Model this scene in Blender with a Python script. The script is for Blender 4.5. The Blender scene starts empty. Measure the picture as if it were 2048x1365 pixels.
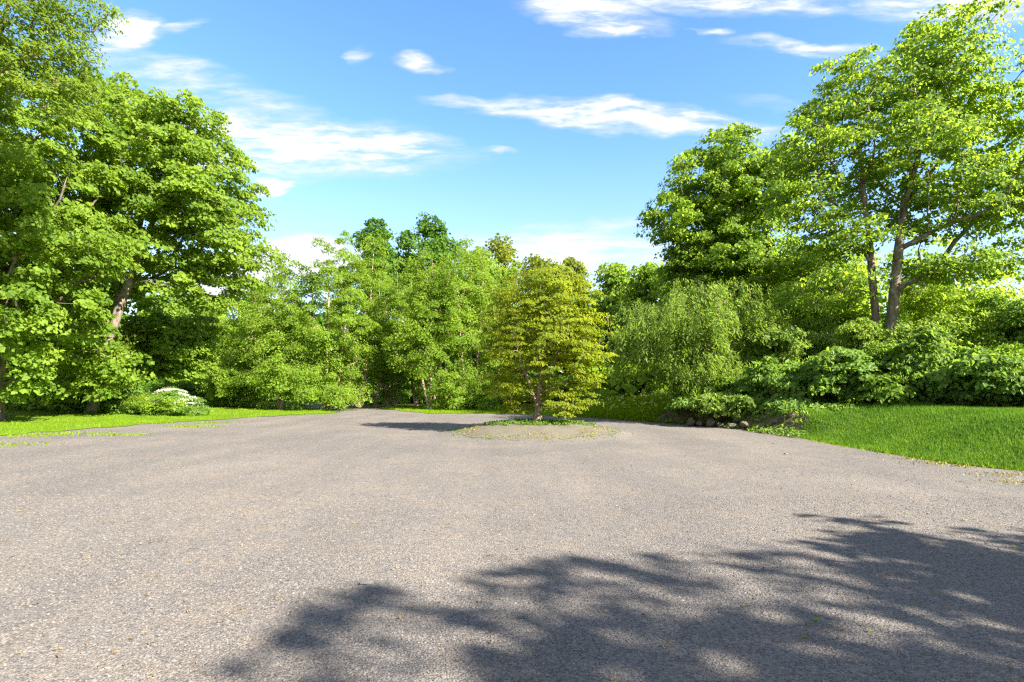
import bpy, bmesh, math, random
import numpy as np
from mathutils import Vector
from mathutils.geometry import delaunay_2d_cdt

# ------------------------------------------------------------------ camera, sky, sun, exposure
SC = bpy.context.scene
COL = SC.collection
CAMZ, FPX, HOR = 1.5, 1138.0, 765.0          # eye height, focal length and horizon of the photograph (2048 px wide)
cam_d = bpy.data.cameras.new('camera')
cam_d.sensor_width = 36.0
cam_d.lens = 36.0 * FPX / 2048
cam_d.shift_y = (HOR - 682.5) / 2048
cam_d.clip_end = 3000
cam = bpy.data.objects.new('camera', cam_d)
cam.location = (0, 0, CAMZ)
cam.rotation_euler = (math.radians(90), 0, 0)
COL.objects.link(cam)
SC.camera = cam
SUN_EL, SUN_AZ = math.radians(35.5), math.radians(125.0)   # azimuth clockwise from +Y
SKY_STRENGTH, SUN_STRENGTH, EXPOSURE = 0.061, 3.4, 2.68
SC.view_settings.view_transform = 'Standard'
SC.view_settings.look = 'None'
SC.view_settings.exposure = EXPOSURE
SC.view_settings.gamma = 1.0
SC.view_settings.use_curve_mapping = False
SC.cycles.max_bounces = 8
SC.cycles.diffuse_bounces = 4
SC.cycles.glossy_bounces = 2
SC.cycles.transmission_bounces = 5
SC.cycles.use_denoising = False
SC.cycles.filter_width = 1.3
SC.render.film_transparent = False
SC.cycles.sample_clamp_indirect = 4.0

sun_d = bpy.data.lights.new('sun', 'SUN')
sun_d.energy = SUN_STRENGTH
sun_d.angle = math.radians(0.53)
sun_d.color = (1.0, 0.94, 0.84)
sun = bpy.data.objects.new('sun', sun_d)
sd = Vector((math.sin(SUN_AZ) * math.cos(SUN_EL), math.cos(SUN_AZ) * math.cos(SUN_EL), math.sin(SUN_EL)))
sun.rotation_euler = (-sd).to_track_quat('-Z', 'Y').to_euler()
sun.location = sd * 60
COL.objects.link(sun)


class NB:
    """small helper to chain nodes"""
    def __init__(self, tree):
        self.t = tree
        self.n = tree.nodes
        self.l = tree.links
    def node(self, typ, ins=None, **kw):
        n = self.n.new(typ)
        for k, v in kw.items():
            setattr(n, k, v)
        for k, v in (ins or {}).items():
            self.put(n, k, v)
        return n
    def put(self, n, k, v):
        s = n.inputs[k]
        if isinstance(v, bpy.types.NodeSocket):
            self.l.new(v, s)
        else:
            s.default_value = v
    def m(self, op, a, b=0.0, c=None, clamp=False):
        n = self.n.new('ShaderNodeMath')
        n.operation = op
        n.use_clamp = clamp
        self.put(n, 0, a)
        self.put(n, 1, b)
        if c is not None:
            self.put(n, 2, c)
        return n.outputs[0]
    def smooth(self, x, a, b):
        n = self.n.new('ShaderNodeMapRange')
        n.interpolation_type = 'SMOOTHSTEP'
        self.put(n, 0, x); self.put(n, 1, a); self.put(n, 2, b)
        return n.outputs[0]
    def mix(self, f, a, b, blend='MIX'):
        n = self.n.new('ShaderNodeMix')
        n.data_type = 'RGBA'
        n.blend_type = blend
        self.put(n, 0, f); self.put(n, 6, a); self.put(n, 7, b)
        return n.outputs[2]
    def noise(self, vec, scale, detail=3, rough=0.55, dist=0.0):
        n = self.n.new('ShaderNodeTexNoise')
        self.put(n, 'Vector', vec)
        self.put(n, 'Scale', scale); self.put(n, 'Detail', detail)
        self.put(n, 'Roughness', rough); self.put(n, 'Distortion', dist)
        return n.outputs[0]
    def ramp(self, f, stops):
        n = self.n.new('ShaderNodeValToRGB')
        self.put(n, 0, f)
        e = n.color_ramp.elements
        while len(e) < len(stops):
            e.new(0.5)
        for i, (p, c) in enumerate(stops):
            e[i].position = p
            e[i].color = (*c, 1)
        return n.outputs[0]


world = bpy.data.worlds.new('World')
SC.world = world
world.use_nodes = True
nb = NB(world.node_tree)
nb.n.clear()
sky = nb.node('ShaderNodeTexSky', sky_type='NISHITA', sun_disc=False, sun_elevation=SUN_EL, sun_rotation=SUN_AZ,
              altitude=100, air_density=1.0, dust_density=0.0, ozone_density=2.0)
hs = nb.node('ShaderNodeHueSaturation', {'Hue': 0.504, 'Saturation': 1.20, 'Value': 1.0, 'Color': sky.outputs[0]})
tc = nb.node('ShaderNodeTexCoord')
sep = nb.node('ShaderNodeSeparateXYZ', {0: tc.outputs['Generated']})
dx, dy, dz = sep.outputs
# clouds are laid out on a tangent plane of the sky, facing +Y
dyc = nb.m('MAXIMUM', dy, 0.12)
su = nb.m('DIVIDE', dx, dyc)
sv = nb.m('DIVIDE', dz, dyc)
comb = nb.node('ShaderNodeCombineXYZ', {0: su, 1: nb.m('MULTIPLY', sv, 2.4), 2: 0.0}).outputs[0]
wn = nb.node('ShaderNodeTexNoise', {'Vector': comb, 'Scale': 4.5, 'Detail': 4.0, 'Roughness': 0.62})
wv = nb.node('ShaderNodeVectorMath', {0: wn.outputs['Color'], 1: (0.5, 0.5, 0.5)}, operation='SUBTRACT').outputs[0]
wv = nb.node('ShaderNodeVectorMath', {0: wv, 1: (0.16, 0.07, 0.0)}, operation='MULTIPLY').outputs[0]
base = nb.node('ShaderNodeCombineXYZ', {0: su, 1: sv, 2: 1.0}).outputs[0]
W3 = nb.node('ShaderNodeVectorMath', {0: base, 1: wv}, operation='ADD').outputs[0]
CLOUDS = [  # where each cloud stands in the sky: photo x, y, half length, half height, tilt (deg), weight
    (640, 285, 350, 66, 6, 1.35), (520, 315, 240, 52, 2, 1.2), (556, 366, 62, 28, -8, 1.9), (620, 512, 150, 56, 2, 2.4), (470, 560, 140, 80, 0, 2.0),
    (250, 75, 95, 60, -10, 1.2), (350, 62, 90, 13, -8, .7), (330, 145, 190, 38, 6, .75), (440, 192, 270, 34, 10, .7),
    (1250, 235, 420, 34, 5, 1.15), (950, 208, 130, 20, 4, .8), (1180, 26, 175, 46, 8, 1.2), (1225, 58, 100, 30, -6, 1.1),
    (1450, 4, 380, 34, 1, .9), (1610, 90, 190, 20, 4, .9), (1420, 60, 70, 10, 0, .8), (712, 120, 36, 20, 0, .8), (835, 124, 56, 24, 6, .95),
    (990, 308, 48, 11, 0, .85), (1130, 505, 350, 75, 0, 1.0), (1930, 14, 300, 50, 3, 1.0), (1180, 445, 260, 14, -2, .6), (1560, 200, 120, 16, 4, .35)]
dens = None
for (px, py, rx, ry, tilt, w) in CLOUDS:
    t = math.radians(-tilt)
    u0, v0, ra, rb = (px - 1024) / FPX, (HOR - py) / FPX, rx / FPX, ry / FPX
    A = (math.cos(t) / ra, math.sin(t) / ra); Bv = (-math.sin(t) / rb, math.cos(t) / rb)
    u = nb.node('ShaderNodeVectorMath', {0: W3, 1: (A[0], A[1], -A[0] * u0 - A[1] * v0)}, operation='DOT_PRODUCT').outputs['Value']
    v = nb.node('ShaderNodeVectorMath', {0: W3, 1: (Bv[0], Bv[1], -Bv[0] * u0 - Bv[1] * v0)}, operation='DOT_PRODUCT').outputs['Value']
    r2 = nb.m('MULTIPLY_ADD', u, u, nb.m('MULTIPLY', v, v))
    k = nb.m('MULTIPLY_ADD', r2, -w, w)
    dens = nb.m('MAXIMUM', k, 0.0) if dens is None else nb.m('MAXIMUM', dens, k)
wv2 = nb.node('ShaderNodeVectorMath', {0: base, 1: nb.node('ShaderNodeVectorMath', {0: wv, 1: (.5, .5, 0)}, operation='MULTIPLY').outputs[0]}, operation='ADD').outputs[0]
streak = nb.node('ShaderNodeVectorMath', {0: wv2, 1: (4.0, 22.0, 1.0)}, operation='MULTIPLY').outputs[0]
fine = nb.noise(streak, 2.6, 5, 0.62, 0.0)
# unseen cloud over the rest of the sky, thickened to lift and whiten the shade
zz = nb.m('ADD', nb.m('ABSOLUTE', dz), 0.15)
plane = nb.node('ShaderNodeCombineXYZ', {0: nb.m('DIVIDE', dx, zz), 1: nb.m('MULTIPLY', nb.m('DIVIDE', dy, zz), 2.6), 2: 3.0}).outputs[0]
fill_cloud = nb.smooth(nb.noise(plane, 0.55, 3, 0.6), 0.28, 0.54)
away = nb.m('MAXIMUM', nb.smooth(nb.m('ABSOLUTE', su), 1.0, 1.5), nb.smooth(sv, 0.72, 1.1))
away = nb.m('MAXIMUM', away, nb.smooth(dy, 0.3, 0.1))
dens = nb.m('MAXIMUM', dens, nb.m('MULTIPLY', nb.m('MULTIPLY', fill_cloud, 0.9), away))
dd = nb.m('MULTIPLY', dens, nb.m('MULTIPLY_ADD', fine, 2.7, -0.62))
cl = nb.m('MULTIPLY', nb.smooth(dd, -0.05, 1.05), 0.92)
cloud_col = nb.mix(nb.smooth(dd, 0.35, 1.0), (2.5, 2.62, 2.85, 1), (3.1, 3.1, 3.15, 1))
haze = nb.m('MULTIPLY', nb.smooth(dz, 0.42, 0.06), 0.5)
skyc = nb.mix(cl, nb.mix(haze, hs.outputs[0], (2.0, 2.15, 2.55, 1)), cloud_col)
bg = nb.node('ShaderNodeBackground', {'Color': skyc, 'Strength': SKY_STRENGTH})
wo = nb.node('ShaderNodeOutputWorld', {0: bg.outputs[0]})
world.cycles.sampling_method = 'NONE'

# ------------------------------------------------------------------ helpers
rng = np.random.default_rng(7)


def pt(px, py, Y):
    """a point of the photograph at distance Y (metres)"""
    return np.array(((px - 1024) / FPX * Y, Y, CAMZ - (py - HOR) / FPX * Y))


def tag(o, label=None, cat=None, group=None, kind=None):
    if label: o['label'] = label
    if cat: o['category'] = cat
    if group: o['group'] = group
    if kind: o['kind'] = kind
    return o


def mesh_np(name, verts, faces, tint=None, smooth=False):
    """faces: (n,k) int array, all the same size"""
    me = bpy.data.meshes.new(name)
    verts = np.asarray(verts, np.float32).reshape(-1, 3)
    faces = np.asarray(faces, np.int32)
    n, k = faces.shape
    me.vertices.add(len(verts))
    me.vertices.foreach_set('co', verts.ravel())
    me.loops.add(n * k)
    me.loops.foreach_set('vertex_index', faces.ravel())
    me.polygons.add(n)
    me.polygons.foreach_set('loop_start', np.arange(n, dtype=np.int32) * k)
    me.polygons.foreach_set('use_smooth', np.full(n, smooth))
    if tint is not None:
        a = me.attributes.new('tint', 'FLOAT', 'POINT')
        a.data.foreach_set('value', np.asarray(tint, np.float32).ravel())
    me.update(calc_edges=True)
    return me


def link(name, me, mat=None, parent=None, loc=(0, 0, 0)):
    o = bpy.data.objects.new(name, me)
    o.location = loc
    if mat and me is not None and not me.materials:
        me.materials.append(mat)
    COL.objects.link(o)
    o.parent = parent
    return o


def empty(name, loc):
    o = bpy.data.objects.new(name, None)
    o.location = loc
    o.empty_display_size = 0.3
    COL.objects.link(o)
    return o


def norm(v):
    return v / np.maximum(np.linalg.norm(v, axis=-1, keepdims=True), 1e-9)


def smooth01(x):
    x = np.clip(x, 0, 1)
    return x * x * (3 - 2 * x)


# ------------------------------------------------------------------ materials
def new_mat(name):
    m = bpy.data.materials.new(name)
    m.use_nodes = True
    m.node_tree.nodes.clear()
    return m, NB(m.node_tree)


def leaf_mat(name, lo, hi, trans, t=0.42, rough=0.5, spec=0.35):
    m, b = new_mat(name)
    at = b.node('ShaderNodeAttribute', attribute_name='tint').outputs['Fac']
    c = b.mix(at, (*lo, 1), (*hi, 1))
    c2 = b.mix(at, tuple(x * 0.8 for x in trans) + (1,), tuple(x * 1.2 for x in trans) + (1,))
    p = b.node('ShaderNodeBsdfPrincipled', {'Base Color': c, 'Roughness': rough, 'Specular IOR Level': spec})
    tr = b.node('ShaderNodeBsdfTranslucent', {'Color': c2})
    mx = b.node('ShaderNodeMixShader', {0: t, 1: p.outputs[0], 2: tr.outputs[0]})
    b.node('ShaderNodeOutputMaterial', {0: mx.outputs[0]})
    return m


def bark_mat(name, c1, c2, scale=14, peel=0.0, lichen=None):
    m, b = new_mat(name)
    co = b.node('ShaderNodeTexCoord').outputs['Object']
    mp = b.node('ShaderNodeMapping', {0: co, 3: (1, 1, 0.22)}).outputs[0]
    n1 = b.noise(mp, scale, 6, 0.65, 0.4)
    c = b.ramp(n1, [(0.32, c1), (0.62, c2)])
    if lichen:
        n2 = b.noise(co, 3.0, 4, 0.6)
        c = b.mix(b.smooth(n2, 0.52, 0.66), c, (*lichen, 1))
    bp = b.node('ShaderNodeBump', {'Strength': 0.8, 'Distance': 0.03, 'Height': n1})
    p = b.node('ShaderNodeBsdfPrincipled', {'Base Color': c, 'Roughness': 0.9, 'Specular IOR Level': 0.15, 'Normal': bp.outputs[0]})
    b.node('ShaderNodeOutputMaterial', {0: p.outputs[0]})
    return m


M = {}
M['maple'] = leaf_mat('maple_leaf', (0.081, .155, .014), (0.204, .290, .030), (0.363, .49, .036), 0.52, 0.55, 0.2)
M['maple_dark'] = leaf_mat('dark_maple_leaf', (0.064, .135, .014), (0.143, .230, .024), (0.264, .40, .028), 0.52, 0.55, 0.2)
M['bronze'] = leaf_mat('bronze_leaf', (.095, .135, .012), (.190, .215, .020), (.32, .38, .024), 0.48, 0.55, 0.15)
M['birch'] = leaf_mat('birch_leaf', (0.106, .190, .016), (0.217, .315, .032), (0.371, .51, .036), 0.54, 0.55, 0.2)
M['yellowgreen'] = leaf_mat('yellow_green_leaf', (.128, .210, .016), (.245, .335, .030), (.41, .56, .036), 0.58, 0.6, 0.15)
M['gold'] = leaf_mat('golden_leaf', (.085, .150, .010), (.245, .275, .016), (.39, .45, .020), 0.54, 0.6, 0.15)
M['ash'] = leaf_mat('ash_leaf', (.085, .150, .014), (.175, .240, .022), (.32, .43, .026), 0.52, 0.55, 0.2)
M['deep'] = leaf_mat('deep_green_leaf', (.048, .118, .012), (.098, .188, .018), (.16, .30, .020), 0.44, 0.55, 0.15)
M['right'] = leaf_mat('fresh_maple_leaf', (0.078, .150, .016), (0.179, .265, .028), (0.336, .48, .030), 0.56, 0.55, 0.2)
M['weep'] = leaf_mat('feathery_leaf', (0.089, .165, .026), (0.200, .280, .050), (0.336, .46, .045), 0.54, 0.55, 0.2)
M['shrub'] = leaf_mat('shrub_leaf', (0.079, .165, .024), (0.179, .280, .050), (0.294, .44, .040), 0.50, 0.5, 0.2)
M['blossom'] = leaf_mat('white_blossom', (.40, .43, .30), (.60, .60, .50), (.45, .45, .35), 0.25)
M['bark'] = bark_mat('grey_brown_bark', (.055, .042, .032), (.20, .165, .125), 12)
M['bark_maple'] = bark_mat('maple_bark', (.07, .05, .038), (.24, .19, .14), 10, lichen=(.26, .24, .19))
M['bark_birch'] = bark_mat('birch_bark', (.16, .09, .06), (.46, .33, .25), 16)
M['bark_fine'] = bark_mat('fine_bark', (.08, .055, .035), (.26, .20, .14), 20)

m, b = new_mat('gravel')
co = b.node('ShaderNodeTexCoord').outputs['Object']
v1 = b.node('ShaderNodeTexVoronoi', {'Vector': co, 'Scale': 62.0, 'Randomness': 1.0})
v2 = b.node('ShaderNodeTexVoronoi', {'Vector': co, 'Scale': 26.0, 'Randomness': 1.0})
cell = b.node('ShaderNodeSeparateColor', {0: v1.outputs['Color']}).outputs[0]
cell2 = b.node('ShaderNodeSeparateColor', {0: v2.outputs['Color']}).outputs[1]
c = b.ramp(cell, [(0.0, (0.086, 0.078, 0.071)), (0.35, (0.142, 0.126, 0.111)), (0.75, (0.171, 0.152, 0.129)), (0.97, (0.216, 0.188, 0.162))])
big = b.noise(co, 0.35, 4, 0.6)
mid = b.noise(co, 2.2, 5, 0.65)
c = b.mix(b.smooth(mid, 0.42, 0.68), c, b.mix(1.0, c, (1.12, 1.06, 0.98, 1), 'MULTIPLY'))
c = b.mix(b.smooth(big, 0.40, 0.62), b.mix(1.0, c, (.86, .88, .91, 1), 'MULTIPLY'), c)
trk = b.node('ShaderNodeMapping', {0: co, 2: (0, 0, .5), 3: (.55, .09, 1)}).outputs[0]
wear = b.smooth(b.noise(trk, 1.6, 4, 0.6), 0.35, 0.68)
c = b.mix(1.0, c, b.mix(wear, (.89, .89, .90, 1), (1.04, 1.035, 1.03, 1)), 'MULTIPLY')
rust = b.smooth(b.noise(co, 5.0, 6, 0.7), 0.66, 0.74)
c = b.mix(b.m('MULTIPLY', rust, 0.25), c, (.26, .16, .07, 1))
shaded_pit = b.m('MULTIPLY', b.smooth(cell2, 0.80, 0.86), b.smooth(v2.outputs['Distance'], 0.022, 0.008))
c = b.mix(b.m('MULTIPLY', shaded_pit, 0.75), c, (.03, .03, .03, 1))  # tiny shadows among the stones, painted as near-black specks
fle = b.m('MULTIPLY', b.smooth(cell2, 0.10, 0.04), b.smooth(v2.outputs['Distance'], 0.014, 0.007))
c = b.mix(fle, c, (.50, .48, .44, 1))
hgt = b.m('SUBTRACT', b.m('MULTIPLY', v1.outputs['Distance'], -1.0), b.m('MULTIPLY', shaded_pit, 0.8))
hgt = b.m('ADD', hgt, b.m('MULTIPLY', b.noise(co, 120, 3, 0.6), 0.3))
bp = b.node('ShaderNodeBump', {'Strength': 0.75, 'Distance': 0.011, 'Height': hgt})
p = b.node('ShaderNodeBsdfPrincipled', {'Base Color': c, 'Roughness': 0.92, 'Specular IOR Level': 0.2, 'Normal': bp.outputs[0]})
b.node('ShaderNodeOutputMaterial', {0: p.outputs[0]})
M['gravel'] = m

m, b = new_mat('stone_chip')
rn = b.node('ShaderNodeObjectInfo').outputs['Random']
c = b.ramp(rn, [(0.0, (0.088, 0.080, 0.073)), (0.3, (0.133, 0.118, 0.104)), (0.7, (0.162, 0.142, 0.122)), (0.96, (0.181, 0.158, 0.138)), (1.0, (0.196, 0.180, 0.167))])
p = b.node('ShaderNodeBsdfPrincipled', {'Base Color': c, 'Roughness': 0.85, 'Specular IOR Level': 0.25})
b.node('ShaderNodeOutputMaterial', {0: p.outputs[0]})
M['chip'] = m


def ground_mat(name, stops, scale, scale2, bump=0.5):
    m, b = new_mat(name)
    co = b.node('ShaderNodeTexCoord').outputs['Object']
    n1 = b.noise(co, scale, 6, 0.65)
    n2 = b.noise(co, scale2, 5, 0.6)
    f = b.m('ADD', b.m('MULTIPLY', n1, 0.55), b.m('MULTIPLY', n2, 0.45))
    c = b.ramp(f, stops)
    bp = b.node('ShaderNodeBump', {'Strength': bump, 'Distance': 0.05, 'Height': n2})
    p = b.node('ShaderNodeBsdfPrincipled', {'Base Color': c, 'Roughness': 0.95, 'Specular IOR Level': 0.1, 'Normal': bp.outputs[0]})
    b.node('ShaderNodeOutputMaterial', {0: p.outputs[0]})
    return m


M['forest_floor'] = ground_mat('forest_floor', [(0.35, (.035, .045, .014)), (0.5, (.06, .075, .02)), (0.65, (.09, .075, .04))], 1.2, 18)
M['turf'] = ground_mat('turf', [(0.35, (.055, .115, .006)), (0.55, (.10, .17, .008)), (0.7, (.14, .17, .02))], 0.9, 30)
M['turf_dark'] = ground_mat('shaded_turf', [(0.35, (.022, .050, .006)), (0.55, (.045, .090, .009)), (0.7, (.10, .11, .03))], 1.6, 40)  # dark copy of the turf, shaded gaps between blades put into its colour
M['earth'] = ground_mat('bare_earth', [(0.3, (.07, .05, .03)), (0.5, (.14, .10, .06)), (0.7, (.10, .11, .035))], 2.5, 20)
M['mulch'] = ground_mat('island_soil', [(0.30, (.070, .060, .048)), (0.46, (.125, .112, .092)), (0.57, (.150, .132, .095)), (0.67, (.13, .135, .04))], 2.8, 46)
M['rock'] = ground_mat('field_stone', [(0.3, (.06, .048, .034)), (0.5, (.14, .115, .085)), (0.7, (.22, .19, .15))], 5, 30)
M['pale_stone'] = ground_mat('pale_stone', [(0.3, (.19, .175, .155)), (0.7, (.26, .24, .21))], 14, 60)
M['grass'] = leaf_mat('grass_blade', (.105, .185, .004), (.19, .275, .006), (.26, .39, .006), 0.3, 0.6, 0.08)
M['grass_shady'] = leaf_mat('shady_grass_blade', (.040, .110, .010), (.150, .245, .018), (.14, .30, .014), 0.3, 0.6, 0.08)  # darker copy of the grass, the mound's dimmer light put into its colour
M['grass_dry'] = leaf_mat('mossy_blade', (.16, .15, .02), (.26, .22, .025), (.25, .22, .02), 0.25)
M['flower_yellow'] = leaf_mat('meadow_flower', (.55, .50, .10), (.70, .66, .25), (.5, .45, .1), 0.25)

# ------------------------------------------------------------------ the land
EDGE_R = [(-14, 9.4), (0, 9.3), (5, 9.1), (9.3, 8.75), (10.3, 8.0), (12.5, 7.75), (15.5, 7.8), (18, 7.15), (19.6, 6.5), (21.3, 5.2), (23.4, 3.6), (25.5, 1.7), (27.2, -0.3)]
EDGE_L = [(-14, -18.5), (0, -17.5), (10, -16.2), (16.3, -14.5), (21.3, -12.5), (25.5, -10.3), (28.4, -8.5)]
ISLAND = (0.75, 17.0, 2.7, 0.30)


def hills(x, y):
    x = np.asarray(x, float); y = np.asarray(y, float)
    ry = np.array([e[0] for e in EDGE_R]); rx = np.array([e[1] for e in EDGE_R])
    d = x - np.interp(y, ry, rx)
    steep = smooth01((y - 14.8) / 2.0) * smooth01((24 - y) / 3.0)           # earth bank with field stones
    mound = 0.78 * smooth01(d / 3.4)
    bank = 0.62 * smooth01((d - 0.25) / 0.8) + 0.25 * smooth01((d - 1) / 3)
    low = 0.25 * smooth01((d - 1.0) / 6.0)
    f_far = smooth01((y - 20.5) / 3.5)
    h = (mound * (1 - steep) + bank * steep) * (1 - f_far) + low * f_far
    h = h + 0.9 * smooth01((d - 4.5) / 7.0) * (1 - 0.5 * f_far)
    dl = np.interp(y, [e[0] for e in EDGE_L], [e[1] for e in EDGE_L]) - x
    h = h + 0.35 * smooth01((dl - 3) / 12.0)
    rr = np.hypot(x - ISLAND[0], (y - ISLAND[1])) / ISLAND[2]
    h = h + ISLAND[3] * np.clip(1 - rr * rr, 0, 1)
    h = h + 0.012 * np.sin(x * 0.9 + 1.3) * np.sin(y * 0.7)
    return h


def hz(x, y):
    return float(hills(x, y))


g = np.concatenate([-np.geomspace(900, 40, 18), np.arange(-39, 40, 0.75), np.geomspace(40, 900, 18)])
GX, GY = np.meshgrid(g, g + 14)
gz = hills(GX, GY) - 0.07
nn = len(g)
ii = np.arange(nn * nn).reshape(nn, nn)
gf = np.stack([ii[:-1, :-1], ii[:-1, 1:], ii[1:, 1:], ii[1:, :-1]], -1).reshape(-1, 4)
o = link('ground', mesh_np('ground', np.stack([GX, GY, gz], -1), gf, smooth=True), M['forest_floor'])
tag(o, 'dark leafy woodland floor under the trees', 'ground', kind='structure')


def inside(poly, x, y):
    poly = np.asarray(poly)
    r = np.zeros(np.shape(x), bool)
    j = len(poly) - 1
    for i in range(len(poly)):
        xi, yi = poly[i]; xj, yj = poly[j]
        with np.errstate(divide='ignore', invalid='ignore'):
            c = ((yi > y) != (yj > y)) & (x < (xj - xi) * (y - yi) / (yj - yi + 1e-12) + xi)
        r ^= c
        j = i
    return r


def ragged(poly, step=0.35, amp=0.10, seed=1):
    r = np.random.default_rng(seed)
    out = []
    n = len(poly)
    for i in range(n):
        a = np.array(poly[i], float); c = np.array(poly[(i + 1) % n], float)
        k = max(1, int(np.linalg.norm(c - a) / step))
        nrm = np.array([-(c - a)[1], (c - a)[0]]) / max(np.linalg.norm(c - a), 1e-6)
        for q in range(k):
            out.append(a + (c - a) * q / k + nrm * r.normal(0, amp))
    return np.array(out)


def sheet(name, poly, dz, step, mat, amp=0.08, seed=1, kind='structure', label=None, cat=None, rag=0.35):
    pr = ragged(poly, rag, amp, seed)
    r = np.random.default_rng(seed)
    x0, y0 = pr.min(0); x1, y1 = pr.max(0)
    xs, ys = np.meshgrid(np.arange(x0, x1, step), np.arange(y0, y1, step))
    xs = xs + r.uniform(-.3, .3, xs.shape) * step; ys = ys + r.uniform(-.3, .3, ys.shape) * step
    k = inside(pr, xs, ys)
    pts = [Vector(p) for p in pr] + [Vector((a, c)) for a, c in zip(xs[k], ys[k])]
    n = len(pr)
    vs, es, fs, *_ = delaunay_2d_cdt(pts, [(i, (i + 1) % n) for i in range(n)], [], 1, 1e-5)
    v = np.array([(p.x, p.y) for p in vs])
    z = hills(v[:, 0], v[:, 1]) + dz
    o = link(name, mesh_np(name, np.column_stack([v, z]), np.array([f for f in fs if len(f) == 3]), smooth=True), mat)
    return tag(o, label, cat, kind=kind)


edge_r = [(x, y) for y, x in EDGE_R]
edge_l = [(x, y) for y, x in EDGE_L]
LANE = [(-3.7, 27.4), (-4.6, 28.6), (-6.3, 30.6), (-8.8, 34.5), (-12, 40), (-15.5, 40), (-12.4, 35), (-9.8, 31.2)]
gravel_poly = edge_r + LANE + edge_l[::-1]
gravel_out = [(x + .25, y) for x, y in edge_r] + LANE + [(x - .3, y) for x, y in edge_l[::-1]]
sheet('gravel_lot', gravel_out, 0.0, 0.5, M['gravel'], 0.03, 2, label='wide grey gravel parking court', cat='gravel')
lawn_left = [(x + .05, y) for x, y in edge_l] + [(-10.0, 31.2), (-12.6, 35), (-24, 34), (-34, 28), (-40, 10), (-40, -14)]
sheet('lawn_left', lawn_left, 0.014, 0.7, M['turf'], 0.17, 3, label='sunlit mown lawn along the left edge of the gravel', cat='lawn')
lawn_back = [(-4.0, 27.2), (-2, 27.35), (-0.3, 27.2), (1.7, 25.5), (3.2, 27), (3, 33), (-4, 36), (-8.5, 34.6), (-6.2, 30.4)]
sheet('lawn_back', lawn_back, 0.014, 0.7, M['turf'], 0.08, 4, label='narrow strip of lawn in front of the birches', cat='lawn')
lawn_right = [(x + .03, y) for x, y in edge_r[:7]] + [(8.6, 16.6), (10.4, 16.6), (12.6, 15.2), (15.2, 12), (16.5, 5), (16.5, -14)]
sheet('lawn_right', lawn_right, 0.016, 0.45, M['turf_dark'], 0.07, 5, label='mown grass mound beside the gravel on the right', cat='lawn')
bank = [(7.75, 15.3), (7.2, 18), (6.5, 19.6), (5.4, 21.3), (7, 22.2), (9.5, 20), (11.5, 17.5), (10.3, 16.4), (8.7, 16.4)]
sheet('earth_bank', bank, 0.008, 0.3, M['earth'], 0.06, 6, label='bare brown earth bank under the shrubs', cat='bank')
meadow = [(5.3, 21.4), (3.6, 23.5), (1.8, 25.6), (3.1, 27.2), (4, 31), (11, 30), (10, 23), (7, 22.1)]
sheet('meadow', meadow, 0.010, 0.6, M['turf'], 0.08, 8, label='rough meadow ground beyond the gravel', cat='meadow')
th = np.linspace(0, 2 * np.pi, 40, endpoint=False)
isl = [(ISLAND[0] + (2.5 + .14 * math.sin(3 * a + 1) + .09 * math.sin(7 * a)) * math.cos(a), ISLAND[1] + (2.5 + .14 * math.sin(3 * a + 1) + .09 * math.sin(7 * a)) * math.sin(a)) for a in th]
sheet('planting_island', isl, 0.006, 0.22, M['mulch'], 0.05, 9, rag=.10, label='round raised soil island under the golden tree', cat='planting bed')


# ------------------------------------------------------------------ grass and other ground stuff
def blades(name, xy, hgt, wid, mat, label, cat, lean=0.5, seed=0, kind='stuff', tint=None):
    r = np.random.default_rng(seed)
    n = len(xy)
    a = r.uniform(0, 2 * np.pi, n)
    h = hgt * r.uniform(0.5, 1.25, n)
    w = wid * r.uniform(0.6, 1.3, n)
    base = np.column_stack([xy, hills(xy[:, 0], xy[:, 1]) + 0.005])
    side = np.column_stack([np.cos(a), np.sin(a), np.zeros(n)])
    la = r.uniform(0, 2 * np.pi, n); ll = r.uniform(0, lean, n) * h
    tip = base + np.column_stack([np.cos(la) * ll, np.sin(la) * ll, h])
    v = np.stack([base - side * w[:, None] / 2, base + side * w[:, None] / 2, tip], 1)
    f = np.arange(3 * n).reshape(n, 3)
    if tint is None:
        tint = r.uniform(0, 1, n)
    o = link(name, mesh_np(name, v, f, np.repeat(tint, 3)), mat)
    return tag(o, label, cat, kind=kind)


def patchy(x, y, s=1.0):
    return 0.5 + 0.25 * np.sin(x * 1.7 * s + 1.1 * np.sin(y * 1.3 * s)) + 0.25 * np.sin(y * 2.3 * s + 1.7 * np.sin(x * 0.9 * s) + 2)


def scatter(poly, n, seed, xlim=None, ylim=None):
    r = np.random.default_rng(seed)
    p = np.asarray(poly)
    x0, y0 = p.min(0); x1, y1 = p.max(0)
    if xlim: x0, x1 = max(x0, xlim[0]), min(x1, xlim[1])
    if ylim: y0, y1 = max(y0, ylim[0]), min(y1, ylim[1])
    q = np.column_stack([r.uniform(x0, x1, n * 3), r.uniform(y0, y1, n * 3)])
    return q[inside(p, q[:, 0], q[:, 1])][:n]


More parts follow.
